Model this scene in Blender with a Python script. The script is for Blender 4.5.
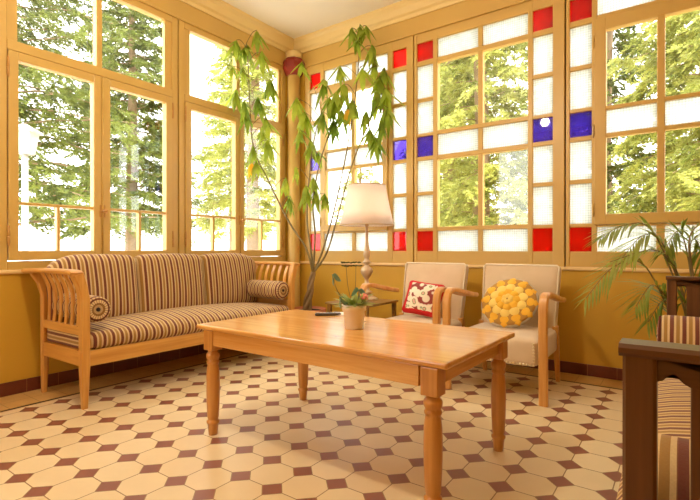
import bpy, bmesh, math, random
import numpy as np
from mathutils import Vector, Matrix

# ------------------------------------------------------------------ clear
for o in list(bpy.data.objects):
    bpy.data.objects.remove(o)
SC = bpy.context.scene
COL = SC.collection
PI = math.pi
rnd = random.Random(7)

# ------------------------------------------------------------------ camera
CAM = np.array([3.515, -3.826, 0.9375])
YAW, PITCH, FPX, CY = -0.62267, 0.0026, 466.85, 250.0
_f = np.array([math.sin(YAW)*math.cos(PITCH), math.cos(YAW)*math.cos(PITCH), -math.sin(PITCH)])
_r = np.array([math.cos(YAW), -math.sin(YAW), 0.0])
_u = np.cross(_r, _f)
cd = bpy.data.cameras.new('camera')
cd.sensor_width = 36.0
cd.sensor_fit = 'HORIZONTAL'
cd.lens = FPX*36.0/700.0
cd.clip_start = 0.02
cd.clip_end = 300
cam = bpy.data.objects.new('camera', cd)
COL.objects.link(cam)
M = Matrix(((_r[0], _u[0], -_f[0], CAM[0]), (_r[1], _u[1], -_f[1], CAM[1]), (_r[2], _u[2], -_f[2], CAM[2]), (0, 0, 0, 1)))
cam.matrix_world = M
SC.camera = cam

# ------------------------------------------------------------------ world, light, exposure
W = bpy.data.worlds.new('overcast_sky')
SC.world = W
W.use_nodes = True
wn = W.node_tree.nodes
wn['Background'].inputs['Color'].default_value = (1.0, 0.985, 0.95, 1)
wn['Background'].inputs['Strength'].default_value = 1.15
SC.view_settings.view_transform = 'Standard'
SC.view_settings.look = 'None'
SC.view_settings.exposure = 2.6
SC.view_settings.gamma = 1.0
SC.view_settings.use_curve_mapping = False


def at(px, py, depth):
    """point of the room seen at a place of the photograph, at a given distance"""
    return Vector(CAM + depth*(_f + _r*(px-350)/FPX - _u*(py-CY)/FPX))


# ------------------------------------------------------------------ material helpers
def lin(*c):
    out = []
    for v in c:
        v /= 255.0
        out.append(v/12.92 if v <= 0.04045 else ((v+0.055)/1.055)**2.4)
    return tuple(out)+(1.0,)


class NT:
    def __init__(s, name):
        s.m = bpy.data.materials.new(name)
        s.m.use_nodes = True
        s.t = s.m.node_tree
        for n in list(s.t.nodes):
            s.t.nodes.remove(n)
        s.out = s.t.nodes.new('ShaderNodeOutputMaterial')

    def n(s, typ, props=None, **ins):
        nd = s.t.nodes.new('ShaderNode'+typ)
        for k, v in (props or {}).items():
            setattr(nd, k, v)
        for k, v in ins.items():
            key = int(k[1:]) if k[0] == 'i' and k[1:].isdigit() else k.replace('_', ' ')
            s.put(nd, key, v)
        return nd

    def put(s, nd, key, v):
        if isinstance(v, bpy.types.NodeSocket):
            s.t.links.new(v, nd.inputs[key])
        else:
            nd.inputs[key].default_value = v

    def math(s, op, a, b=0.0, c=0.0):
        nd = s.n('Math', {'operation': op}, i0=a, i1=b, i2=c)
        return nd.outputs[0]

    def mix(s, fac, a, b, blend='MIX'):
        nd = s.t.nodes.new('ShaderNodeMix')
        nd.data_type = 'RGBA'
        nd.blend_type = blend
        s.put(nd, 0, fac)
        s.put(nd, 6, a)
        s.put(nd, 7, b)
        return nd.outputs[2]

    def ramp(s, fac, stops, interp='LINEAR'):
        nd = s.n('ValToRGB', None, Fac=fac)
        cr = nd.color_ramp
        cr.interpolation = interp
        while len(cr.elements) > 1:
            cr.elements.remove(cr.elements[-1])
        cr.elements[0].position = stops[0][0]
        cr.elements[0].color = stops[0][1]
        for p, c in stops[1:]:
            e = cr.elements.new(p)
            e.color = c
        return nd.outputs['Color']

    def obj(s):
        return s.n('TexCoord').outputs['Object']

    def xyz(s, v=None):
        nd = s.n('SeparateXYZ', None, Vector=v or s.obj())
        return nd.outputs[0], nd.outputs[1], nd.outputs[2]

    def scaled(s, sc, v=None):
        return s.n('Mapping', None, Vector=v or s.obj(), Scale=sc).outputs[0]

    def noise(s, scale, detail=4, v=None, rough=0.55):
        nd = s.n('TexNoise', None, Scale=scale, Detail=detail, Roughness=rough)
        if v is not None:
            s.put(nd, 'Vector', v)
        else:
            s.put(nd, 'Vector', s.obj())
        return nd.outputs['Fac']

    def bump(s, h, strength=0.3, dist=0.01):
        return s.n('Bump', None, Height=h, Strength=strength, Distance=dist).outputs[0]

    def pbr(s, color, rough=0.5, normal=None, **kw):
        b = s.n('BsdfPrincipled')
        s.put(b, 'Base Color', color)
        s.put(b, 'Roughness', rough)
        if normal is not None:
            s.put(b, 'Normal', normal)
        for k, v in kw.items():
            s.put(b, k.replace('_', ' '), v)
        return b.outputs[0]

    def end(s, sh):
        s.t.links.new(sh, s.out.inputs['Surface'])
        return s.m

    def mixsh(s, f, a, b):
        nd = s.n('MixShader')
        s.put(nd, 0, f)
        s.t.links.new(a, nd.inputs[1])
        s.t.links.new(b, nd.inputs[2])
        return nd.outputs[0]


def dk(c, k):
    return (c[0]*k, c[1]*k, c[2]*k, 1)


def paint(name, col, rough=0.45, var=0.12, scale=2.5, bump=0.0, spec=0.5):
    t = NT(name)
    f = t.noise(scale, 5)
    c = t.mix(f, dk(col, 1-var), dk(col, 1+var))
    nm = t.bump(t.noise(60, 3), bump, 0.003) if bump else None
    return t.end(t.pbr(c, rough, nm, Specular_IOR_Level=spec))


def wood(name, c1, c2, axis=0, rough=0.3, knots=True, coat=0.0, scale=1.0):
    t = NT(name)
    sc = [14*scale]*3
    sc[axis] = 0.9*scale
    v = t.scaled(sc)
    n1 = t.noise(1.6, 6, v, 0.6)
    sc2 = [60*scale]*3
    sc2[axis] = 2.0*scale
    n2 = t.noise(1.5, 3, t.scaled(sc2))
    f = t.math('ADD', t.math('MULTIPLY', n1, 0.75), t.math('MULTIPLY', n2, 0.25))
    c = t.ramp(f, [(0.3, c1), (0.5, tuple(0.5*(a+b) for a, b in zip(c1, c2))), (0.68, c2)])
    if knots:
        sc3 = [7*scale]*3
        sc3[axis] = 3.2*scale
        vor = t.n('TexVoronoi', None, Vector=t.scaled(sc3), Scale=1.0)
        k = t.ramp(vor.outputs['Distance'], [(0.03, (1, 1, 1, 1)), (0.13, (0, 0, 0, 1))])
        c = t.mix(t.math('MULTIPLY', k, 0.6), c, dk(c1, 0.35))
    return t.end(t.pbr(c, rough, t.bump(f, 0.08, 0.004), Coat_Weight=coat, Coat_Roughness=0.12))


def stripe(t, coord, period):
    """burgundy / cream / olive stripe colour along one coordinate"""
    u = t.math('FRACT', t.math('DIVIDE', coord, period))
    BU, CR, OL = lin(112, 48, 34), lin(226, 196, 140), lin(170, 128, 62)
    BU2 = lin(140, 86, 50)
    return t.ramp(u, [(0.0, BU), (0.18, CR), (0.36, OL), (0.66, CR), (0.84, BU2), (0.88, BU)], 'CONSTANT')


def stripe_mat(name, axis, period=0.058, dark=1.0):
    t = NT(name)
    p = t.xyz()
    wob = t.math('MULTIPLY', t.math('SUBTRACT', t.noise(6, 2), 0.5), 0.004)
    c = stripe(t, t.math('ADD', t.math('ADD', p[axis], 10.0), wob), period)
    wv = t.noise(300, 2)
    c = t.mix(t.math('MULTIPLY', wv, 0.35), c, dk(lin(120, 85, 45), 1))
    return t.end(t.pbr(c, 0.85, t.bump(t.noise(260, 2), 0.35, 0.002), Sheen_Weight=0.15))


# ------------------------------------------------------------------ mesh helpers
def bm_new():
    return bmesh.new()


def box(bm, x0, x1, y0, y1, z0, z1, bev=0.0, mat=0):
    vs = [bm.verts.new((x, y, z)) for x in (x0, x1) for y in (y0, y1) for z in (z0, z1)]
    fs = []
    for q in ((0, 1, 3, 2), (4, 6, 7, 5), (0, 4, 5, 1), (2, 3, 7, 6), (0, 2, 6, 4), (1, 5, 7, 3)):
        fs.append(bm.faces.new([vs[i] for i in q]))
    for f in fs:
        f.material_index = mat
    if bev:
        es = list({e for f in fs for e in f.edges})
        bmesh.ops.bevel(bm, geom=es, offset=bev, segments=2, profile=0.5, affect='EDGES')


def lathe(bm, prof, seg=24, loc=(0, 0, 0), cap=True, axis='z', mat=0):
    rings = []
    for r, z in prof:
        ring = []
        for i in range(seg):
            a = 2*PI*i/seg
            p = (r*math.cos(a), r*math.sin(a), z) if axis == 'z' else (z, r*math.cos(a), r*math.sin(a))
            ring.append(bm.verts.new((p[0]+loc[0], p[1]+loc[1], p[2]+loc[2])))
        rings.append(ring)
    for a, b in zip(rings, rings[1:]):
        for i in range(seg):
            f = bm.faces.new((a[i], a[(i+1) % seg], b[(i+1) % seg], b[i]))
            f.material_index = mat
            f.smooth = True
    if cap:
        f = bm.faces.new(rings[0][::-1]); f.material_index = mat
        f = bm.faces.new(rings[-1]); f.material_index = mat


def frames(pts):
    pts = [Vector(p) for p in pts]
    out = []
    up = Vector((0, 0, 1))
    prev = None
    for i, p in enumerate(pts):
        t = (pts[min(i+1, len(pts)-1)]-pts[max(i-1, 0)]).normalized()
        if prev is None:
            a = up if abs(t.z) < 0.9 else Vector((1, 0, 0))
            n = (a - t*a.dot(t)).normalized()
        else:
            n = (prev - t*prev.dot(t))
            n = n.normalized() if n.length > 1e-6 else prev
        prev = n
        out.append((p, t, n, t.cross(n)))
    return out


def tube(bm, pts, rad, seg=8, mat=0):
    """round tube along pts, rad a number or a list"""
    fr = frames(pts)
    rs = rad if isinstance(rad, (list, tuple)) else [rad]*len(fr)
    rings = []
    for (p, t, n, b), r in zip(fr, rs):
        rings.append([bm.verts.new(p + (n*math.cos(2*PI*i/seg)+b*math.sin(2*PI*i/seg))*r) for i in range(seg)])
    for a, c in zip(rings, rings[1:]):
        for i in range(seg):
            f = bm.faces.new((a[i], a[(i+1) % seg], c[(i+1) % seg], c[i]))
            f.smooth = True
            f.material_index = mat
    bm.faces.new(rings[0][::-1]).material_index = mat
    bm.faces.new(rings[-1]).material_index = mat


def sweep(bm, pts, side, w, th, mat=0, bev=0.006):
    """flat bar swept along pts; side = width direction, th = thickness across it. w, th numbers or lists"""
    pts = [Vector(p) for p in pts]
    side = Vector(side).normalized()
    n = len(pts)
    ws = w if isinstance(w, (list, tuple)) else [w]*n
    ts = th if isinstance(th, (list, tuple)) else [th]*n
    rings = []
    for i, p in enumerate(pts):
        t = (pts[min(i+1, n-1)]-pts[max(i-1, 0)]).normalized()
        nn = t.cross(side).normalized()
        a, b = ws[i]/2, ts[i]/2
        k = min(bev, a*0.6, b*0.6)
        prof = [(a-k, b), (a, b-k), (a, -b+k), (a-k, -b), (-a+k, -b), (-a, -b+k), (-a, b-k), (-a+k, b)]
        rings.append([bm.verts.new(p+side*u+nn*v) for u, v in prof])
    for a, c in zip(rings, rings[1:]):
        for i in range(8):
            f = bm.faces.new((a[i], a[(i+1) % 8], c[(i+1) % 8], c[i]))
            f.material_index = mat
    bm.faces.new(rings[0][::-1]).material_index = mat
    bm.faces.new(rings[-1]).material_index = mat


def smooth_path(pts, n=6):
    """Catmull-Rom through points"""
    P = [Vector(p) for p in pts]
    P = [P[0]*2-P[1]]+P+[P[-1]*2-P[-2]]
    out = []
    for i in range(1, len(P)-2):
        p0, p1, p2, p3 = P[i-1], P[i], P[i+1], P[i+2]
        for k in range(n):
            t = k/n
            out.append(0.5*((2*p1)+(p2-p0)*t+(2*p0-5*p1+4*p2-p3)*t*t+(3*p1-p0-3*p2+p3)*t**3))
    out.append(P[-2])
    return out


def rbox(bm, c, h, r, n=10, puff=(0, 0, 0), fn=None, mat=0):
    """soft box: half sizes h, corner radius r, puff bulges each face pair; fn warps the final local point"""
    hx, hy, hz = h
    verts = {}
    ns = [n if isinstance(n, int) else n[i] for i in range(3)]

    def vert(i, j, k):
        key = (i, j, k)
        if key in verts:
            return verts[key]
        s = [2*i/ns[0]-1, 2*j/ns[1]-1, 2*k/ns[2]-1]
        # cluster grid lines near the corners
        s = [math.copysign(abs(a)**0.75, a) for a in s]
        q = Vector((s[0]*hx, s[1]*hy, s[2]*hz))
        inner = Vector((max(-hx+r, min(hx-r, q.x)), max(-hy+r, min(hy-r, q.y)), max(-hz+r, min(hz-r, q.z))))
        d = q-inner
        if d.length > 1e-9:
            q = inner+d.normalized()*r
        u, v, w = q.x/hx, q.y/hy, q.z/hz
        q.x += puff[0]*u*(1-v*v)*(1-w*w)
        q.y += puff[1]*v*(1-u*u)*(1-w*w)
        q.z += puff[2]*w*(1-u*u)*(1-v*v)
        if fn:
            q = fn(q)
        verts[key] = bm.verts.new(q+Vector(c))
        return verts[key]
    A, B, Cn = ns
    def face(*ks):
        f = bm.faces.new([vert(*k) for k in ks]); f.smooth = True; f.material_index = mat
    for i in range(A):
        for j in range(B):
            face((i, j, 0), (i, j+1, 0), (i+1, j+1, 0), (i+1, j, 0))
            face((i, j, Cn), (i+1, j, Cn), (i+1, j+1, Cn), (i, j+1, Cn))
    for i in range(A):
        for k in range(Cn):
            face((i, 0, k), (i+1, 0, k), (i+1, 0, k+1), (i, 0, k+1))
            face((i, B, k), (i, B, k+1), (i+1, B, k+1), (i+1, B, k))
    for j in range(B):
        for k in range(Cn):
            face((0, j, k), (0, j, k+1), (0, j+1, k+1), (0, j+1, k))
            face((A, j, k), (A, j+1, k), (A, j+1, k+1), (A, j, k+1))


def ob(name, bm, mat, parent=None, loc=None):
    me = bpy.data.meshes.new(name)
    bmesh.ops.recalc_face_normals(bm, faces=bm.faces)
    bm.to_mesh(me)
    bm.free()
    for m in (mat if isinstance(mat, (list, tuple)) else [mat]):
        me.materials.append(m)
    o = bpy.data.objects.new(name, me)
    COL.objects.link(o)
    if parent is not None:
        o.parent = parent
    if loc is not None:
        o.location = loc
    return o


def thing(name, label, cat, loc=(0, 0, 0), rz=0.0, group=None):
    o = bpy.data.objects.new(name, None)
    o.empty_display_size = 0.1
    COL.objects.link(o)
    o.location = loc
    o.rotation_euler = (0, 0, rz)
    return tag(o, label, cat, group)


def tag(o, label, cat, group=None):
    o['label'] = label
    o['category'] = cat
    if group:
        o['group'] = group
    return o


def struct(name, bm, mat, label=None, cat=None):
    o = ob(name, bm, mat)
    o['kind'] = 'structure'
    if label:
        o['label'] = label
        o['category'] = cat
    return o


def dup(root, loc, rz=None, label=None):
    r = root.copy()
    COL.objects.link(r)
    r.location = loc
    if rz is not None:
        r.rotation_euler = (0, 0, rz)
    if label:
        r['label'] = label

    def kids(a, b):
        for ch in [q for q in a.children]:
            c = ch.copy()
            COL.objects.link(c)
            c.parent = b
            kids(ch, c)
    kids(root, r)
    return r


# ------------------------------------------------------------------ materials of the room
FRAME = paint('frame_paint', lin(206, 168, 88), 0.38, 0.06, 3)
WALL = paint('ochre_wall_paint', lin(206, 160, 48), 0.5, 0.10, 1.6, 0.12)
CEIL = paint('cream_ceiling_paint', lin(246, 240, 226), 0.6, 0.03, 1.5)
CAPRED = paint('dark_red_paint', lin(140, 42, 34), 0.3, 0.15, 8)
GAPM = paint('gap_dark', lin(96, 62, 26), 0.8, 0.1, 5)
STEEL = NT('hinge_metal'); STEEL = STEEL.end(STEEL.pbr(lin(200, 180, 140), 0.35, None, Metallic=0.9))
HINGE = paint('painted_hinge', lin(190, 140, 70), 0.4, 0.1, 8)


def glass_mat(name, tint, body=0.0, bodycol=None, pattern=False):
    t = NT(name)
    lw = t.n('LayerWeight', None, Blend=0.5)
    fac = t.math('ADD', t.math('MULTIPLY', t.math('POWER', lw.outputs['Facing'], 5.0), 0.8), 0.045)
    tr = t.n('BsdfTransparent', None, Color=tint).outputs[0]
    gl = t.n('BsdfGlossy', None, Roughness=0.02 if not pattern else 0.25)
    sh = tr
    if body > 0:
        c = bodycol
        tl = t.n('BsdfTranslucent')
        if pattern:
            x, y, z = t.xyz()
            hx = t.math('ADD', x, y)
            w1 = t.math('SINE', t.math('MULTIPLY', t.math('ADD', hx, z), 175.0))
            w2 = t.math('SINE', t.math('MULTIPLY', t.math('SUBTRACT', hx, z), 175.0))
            f = t.math('ADD', t.math('MULTIPLY', t.math('MULTIPLY', w1, w2), 0.38), t.math('MULTIPLY', t.noise(30, 3), 0.9))
            c = t.ramp(f, [(0.1, bodycol), (0.75, (bodycol[0]*0.62, bodycol[1]*0.66, bodycol[2]*0.68, 1))])
            nb = t.bump(f, 0.5, 0.004)
            t.put(tl, 'Normal', nb)
            t.put(gl, 'Normal', nb)
        t.put(tl, 'Color', c)
        sh = t.mixsh(body, tr, tl.outputs[0])
    return t.end(t.mixsh(fac, sh, gl.outputs[0]))


CLEAR = glass_mat('clear_glass', (0.985, 0.99, 0.985, 1))
FROST = glass_mat('patterned_glass', (0.95, 0.96, 0.95, 1), 0.72, (0.78, 0.79, 0.79, 1), True)
RED = glass_mat('red_glass', (0.66, 0.055, 0.045, 1), 0.35, (0.6, 0.015, 0.02, 1))
BLUE = glass_mat('blue_glass', (0.30, 0.22, 0.66, 1), 0.35, (0.12, 0.07, 0.55, 1))

# ------------------------------------------------------------------ floor
t = NT('octagon_floor_tiles')
x, y, z = t.xyz()
PIT = 0.18
u = t.math('SUBTRACT', t.math('FRACT', t.math('ADD', t.math('DIVIDE', t.math('SUBTRACT', x, 2.027), PIT), 100.5)), 0.5)
v = t.math('SUBTRACT', t.math('FRACT', t.math('ADD', t.math('DIVIDE', t.math('SUBTRACT', y, -2.346), PIT), 100.5)), 0.5)
au, av = t.math('ABSOLUTE', u), t.math('ABSOLUTE', v)
sm = t.math('ADD', au, av)
insq = t.math('LESS_THAN', sm, 0.293)
gline = t.math('MINIMUM', t.math('MINIMUM', au, av), 10.0)
gl1 = t.math('MULTIPLY', t.math('LESS_THAN', gline, 0.012), t.math('SUBTRACT', 1.0, insq))
gl2 = t.math('LESS_THAN', t.math('ABSOLUTE', t.math('SUBTRACT', sm, 0.293)), 0.017)
grout = t.math('MAXIMUM', gl1, gl2)
# a colour of its own for each tile
iu = t.math('FLOOR', t.math('DIVIDE', t.math('SUBTRACT', x, 2.027), PIT))
iv = t.math('FLOOR', t.math('DIVIDE', t.math('SUBTRACT', y, -2.346), PIT))
cmb = t.n('CombineXYZ', None, X=iu, Y=iv)
wnz = t.n('TexWhiteNoise', {'noise_dimensions': '2D'}, Vector=cmb.outputs[0]).outputs['Value']
nz = t.noise(9, 5)
oct_c = t.mix(t.math('ADD', t.math('MULTIPLY', wnz, 0.5), t.math('MULTIPLY', nz, 0.5)), lin(224, 198, 150), lin(238, 218, 176))
sq_c = t.mix(nz, lin(126, 72, 54), lin(158, 98, 74))
c = t.mix(insq, oct_c, sq_c)
c = t.mix(grout, c, lin(150, 112, 72))
hb = t.math('SUBTRACT', 1.0, grout)
FLOOR = t.end(t.pbr(c, t.math('ADD', 0.3, t.math('MULTIPLY', nz, 0.2)), t.bump(hb, 0.25, 0.002)))

t = NT('beige_border_tiles')
x, y, z = t.xyz()
jx = t.math('LESS_THAN', t.math('FRACT', t.math('DIVIDE', t.math('ADD', x, 20.0), 0.16)), 0.02)
jy = t.math('LESS_THAN', t.math('FRACT', t.math('DIVIDE', t.math('ADD', y, 20.05), 0.16)), 0.02)
c = t.mix(t.noise(6, 4), lin(196, 150, 82), lin(222, 180, 110))
c = t.mix(t.math('MAXIMUM', jx, jy), c, lin(165, 122, 66))
BORDER = t.end(t.pbr(c, 0.4))
DARKLINE = paint('dark_border_line', lin(52, 34, 24), 0.45, 0.2, 12)
LIGHTLINE = paint('light_border_line', lin(214, 180, 130), 0.4, 0.1, 12)
RX0, RX1, RY0, RY1, CH = 0.0, 4.75, -5.6, 0.0, 3.20

bm = bm_new(); box(bm, 0.34, RX1, RY0, -0.265, -0.08, 0.0)
struct('floor', bm, FLOOR)
bm = bm_new()
box(bm, -0.12, 0.305, RY0, 0.12, -0.08, 0.0); box(bm, 0.305, RX1, -0.232, 0.12, -0.08, 0.0)
struct('trim_1', bm, BORDER)
bm = bm_new()
box(bm, 0.305, 0.328, RY0, -0.232, -0.08, 0.0); box(bm, 0.328, RX1, -0.255, -0.232, -0.08, 0.0)
struct('trim_2', bm, DARKLINE)
bm = bm_new()
box(bm, 0.328, 0.34, RY0, -0.255, -0.08, 0.0); box(bm, 0.34, RX1, -0.265, -0.255, -0.08, 0.0)
struct('trim_3', bm, LIGHTLINE)

# ------------------------------------------------------------------ walls, ceiling, cornice
TH = 0.12
bm = bm_new()
box(bm, -TH, 0, RY0, TH, 0, 0.80)
box(bm, -TH, 0, RY0, -2.74, 0.80, CH)
box(bm, -TH, 0, -2.74, TH, 2.90, CH)
box(bm, -TH, 0, -0.12, TH, 0.80, 2.90)
struct('wall_left', bm, WALL)
bm = bm_new()
box(bm, 0, RX1, 0, TH, 0, 0.80)
box(bm, 0, 0.16, 0, TH, 0.80, 2.90)
box(bm, 0, RX1, 0, TH, 2.90, CH)
box(bm, 3.985, RX1, 0, TH, 0.80, 2.90)
struct('wall_right', bm, WALL)
# the two walls behind the camera: a solid one and one with an unglazed opening added for fill daylight
bm = bm_new(); box(bm, RX1, RX1+TH, RY0, TH, 0, CH)
struct('wall_side', bm, WALL)
bm = bm_new()
box(bm, -TH, RX1+TH, RY0-TH, RY0, 0, 0.80); box(bm, -TH, RX1+TH, RY0-TH, RY0, 2.90, CH)
box(bm, -TH, 0.4, RY0-TH, RY0, 0.80, 2.90); box(bm, 1.1, RX1+TH, RY0-TH, RY0, 0.80, 2.90)
struct('wall_back', bm, WALL)
bm = bm_new(); box(bm, -TH, RX1+TH, RY0-TH, TH, CH, CH+0.12)
struct('ceiling', bm, CEIL)


def prism_along(bm, prof, axis, a0, a1, mitre=0.0):
    """profile of (out, z) swept along one wall; out = distance from that wall; mitre shortens by out at the corner end"""
    r0, r1 = [], []
    for o_, z_ in prof:
        if axis == 'y':      # left wall, out = +x
            r0.append(bm.verts.new((o_, a0, z_))); r1.append(bm.verts.new((o_, a1-o_*mitre, z_)))
        else:                # right wall, out = -y
            r0.append(bm.verts.new((a0+o_*mitre, -o_, z_))); r1.append(bm.verts.new((a1, -o_, z_)))
    n = len(prof)
    for i in range(n):
        bm.faces.new((r0[i], r0[(i+1) % n], r1[(i+1) % n], r1[i]))
    bm.faces.new(r0); bm.faces.new(r1[::-1])


corn = [(0, 3.055), (0.022, 3.055), (0.026, 3.085), (0.045, 3.10), (0.062, 3.15), (0.085, 3.175), (0.088, CH), (0, CH)]
CORN = paint('cornice_paint', lin(232, 204, 138), 0.45, 0.05, 3)
for k, (ax, a0, a1) in enumerate((('y', RY0, 0.0), ('x', 0.0, RX1))):
    bm = bm_new(); prism_along(bm, corn, ax, a0, a1, 1.0)
    struct('trim_%d' % (4+k), bm, CORN)
fr = [(0, 2.895), (0.016, 2.895), (0.016, 2.91), (0.008, 2.915), (0.008, 3.055), (0, 3.055)]
for k, (ax, a0, a1) in enumerate((('y', RY0, 0.0), ('x', 0.0, RX1))):
    bm = bm_new(); prism_along(bm, fr, ax, a0, a1, 1.0)
    struct('trim_%d' % (6+k), bm, FRAME)
sill = [(0, 0.775), (0.012, 0.775), (0.02, 0.785), (0.02, 0.80), (0.0, 0.803)]
SILLM = paint('sill_paint', lin(246, 214, 150), 0.35, 0.05, 3)
for k, (ax, a0, a1) in enumerate((('y', RY0, 0.0), ('x', 0.0, RX1))):
    bm = bm_new(); prism_along(bm, sill, ax, a0, a1, 1.0)
    struct('trim_%d' % (8+k), bm, SILLM)

# skirting of dark red tiles
t = NT('red_skirting_tiles')
x, y, z = t.xyz()
j = t.math('MAXIMUM', t.math('LESS_THAN', t.math('FRACT', t.math('DIVIDE', t.math('ADD', x, 20.06), 0.19)), 0.018),
           t.math('LESS_THAN', t.math('FRACT', t.math('DIVIDE', t.math('ADD', y, 20.06), 0.19)), 0.018))
c = t.mix(t.noise(14, 4), lin(92, 40, 24), lin(122, 56, 34))
c = t.mix(j, c, lin(150, 100, 60))
SKIRT = t.end(t.pbr(c, 0.3))
bm = bm_new(); box(bm, 0, 0.012, RY0, -0.012, 0, 0.085, 0.003)
struct('baseboard_left', bm, SKIRT)
bm = bm_new(); box(bm, 0.0, RX1, -0.012, 0, 0, 0.085, 0.003)
struct('baseboard_right', bm, SKIRT)

# ------------------------------------------------------------------ left windows: casement pairs under fixed lights
BEV = 0.005


def hinge(parent, mat, p, h=0.11, r=0.008):
    bm = bm_new()
    lathe(bm, [(r*0.5, -h/2-0.012), (r*0.9, -h/2-0.006), (r*0.6, -h/2), (r, -h/2+0.002), (r, -0.002), (r*0.85, -0.001), (r*0.85, 0.001), (r, 0.002), (r, h/2-0.002), (r*0.6, h/2), (r*0.9, h/2+0.006), (r*0.5, h/2+0.012)], 10, p)
    return ob('hinge', bm, mat, parent)


def left_window(n, y0, y1, a, m, b, vm):
    """a=(glass) of the left casement, b=(glass) of the right one, m=(upper mullion), vm=small muntins"""
    root = bpy.data.objects.new('window_%d' % n, None)
    COL.objects.link(root)
    root['kind'] = 'structure'
    bm = bm_new()
    X0, X1 = -0.066, 0.0
    fw = 0.06
    g = 0.006
    box(bm, X0, X1, y0+g, y0+fw, 0.80, 2.90, BEV); box(bm, X0, X1, y1-fw, y1-g, 0.80, 2.90, BEV)
    box(bm, X0, X1, y0+fw, y1-fw, 0.80, 0.857, BEV); box(bm, X0, X1, y0+fw, y1-fw, 2.845, 2.90, BEV)
    box(bm, X0, X1+0.004, y0+fw, y1-fw, 2.214, 2.28, BEV)
    # beads of the fixed upper lights
    box(bm, X0+0.02, X1-0.012, y0+fw, a[0], 2.28, 2.845); box(bm, X0+0.02, X1-0.012, b[1], y1-fw, 2.28, 2.845)
    box(bm, X0, X1-0.004, m[0], m[1], 2.28, 2.845, BEV)
    ob('window_frame', bm, FRAME, root)
    bm = bm_new(); box(bm, -0.06, -0.056, y0-0.008, y0+0.008, 0.8, 2.9)
    ob('gap', bm, GAPM, root)
    for (q0, q1) in ((a[0], m[0]), (m[1], b[1])):
        bm = bm_new(); box(bm, -0.037, -0.033, q0-0.004, q1+0.004, 2.276, 2.849)
        ob('glass_pane', bm, CLEAR, root)
    mid = 0.5*(a[1]+b[0])
    for (s0, s1, gl, v_) in ((y0+fw+0.004, mid-0.002, a, vm[0]), (mid+0.002, y1-fw-0.004, b, vm[1])):
        bm = bm_new()
        A0, A1 = -0.050, 0.012
        box(bm, A0, A1, s0, gl[0], 0.862, 2.21, BEV); box(bm, A0, A1, gl[1], s1, 0.862, 2.21, BEV)
        box(bm, A0, A1, gl[0]-0.002, gl[1]+0.002, 0.862, 0.925, BEV); box(bm, A0, A1, gl[0]-0.002, gl[1]+0.002, 2.155, 2.21, BEV)
        box(bm, -0.040, 0.004, gl[0]-0.002, gl[1]+0.002, 1.224, 1.243, 0.004)
        box(bm, -0.040, 0.003, v_-0.010, v_+0.010, 0.925, 1.225, 0.004)
        s = ob('casement', bm, FRAME, root)
        bm = bm_new()
        for (p0, p1, z0, z1) in ((gl[0], gl[1], 1.243, 2.155),):
            box(bm, -0.024, -0.020, p0-0.003, p1+0.003, z0-0.003, z1+0.003)
        ob('glass_pane', bm, CLEAR, s)
        for (p0, p1) in ((gl[0], v_-0.010), (v_+0.010, gl[1])):
            bm = bm_new(); box(bm, -0.024, -0.020, p0-0.003, p1+0.003, 0.922, 1.227)
            ob('glass_pane', bm, CLEAR, s)
        hy = s0-0.002 if s0 < mid-0.3 else s1+0.002
        for hz in (1.02, 2.10):
            hinge(s, HINGE, (0.014, hy, hz))
    # rod and handle on the meeting stile
    bm = bm_new()
    tube(bm, [(0.018, mid, 0.88), (0.018, mid, 2.2)], 0.006, 8)
    ob('closing_rod', bm, FRAME, root)
    bm = bm_new()
    lathe(bm, [(0.0005, 0.012), (0.014, 0.013), (0.014, 0.022), (0.006, 0.026), (0.006, 0.045), (0.013, 0.05), (0.016, 0.06), (0.012, 0.07), (0.0005, 0.072)], 14, (0, mid, 1.215), False, 'x')
    box(bm, 0.008, 0.018, mid-0.02, mid+0.02, 1.17, 1.26, 0.003)
    ob('window_handle', bm, HINGE, root)
    return root


left_window(1, -2.74, -1.44, (-2.62, -2.148), (-2.12, -2.078), (-2.027, -1.562), (-2.38, -1.787))
left_window(2, -1.44, -0.12, (-1.317, -0.825), (-0.80, -0.76), (-0.716, -0.222), (-1.075, -0.475))

# ------------------------------------------------------------------ right windows: stained and patterned glass
ROWS = [(0.917, 1.097), (1.125, 1.423), (1.455, 1.740), (1.775, 1.957), (1.985, 2.272), (2.305, 2.602), (2.645, 2.810)]


def pane(parent, kind, x0, x1, z0, z1, yy=0.024):
    bm = bm_new(); box(bm, x0-0.003, x1+0.003, yy-0.002, yy+0.002, z0-0.003, z1+0.003)
    return ob(kind+'_pane', bm, {'clear_glass': CLEAR, 'patterned_glass': FROST, 'red_glass': RED, 'blue_glass': BLUE}[kind], parent)


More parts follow.
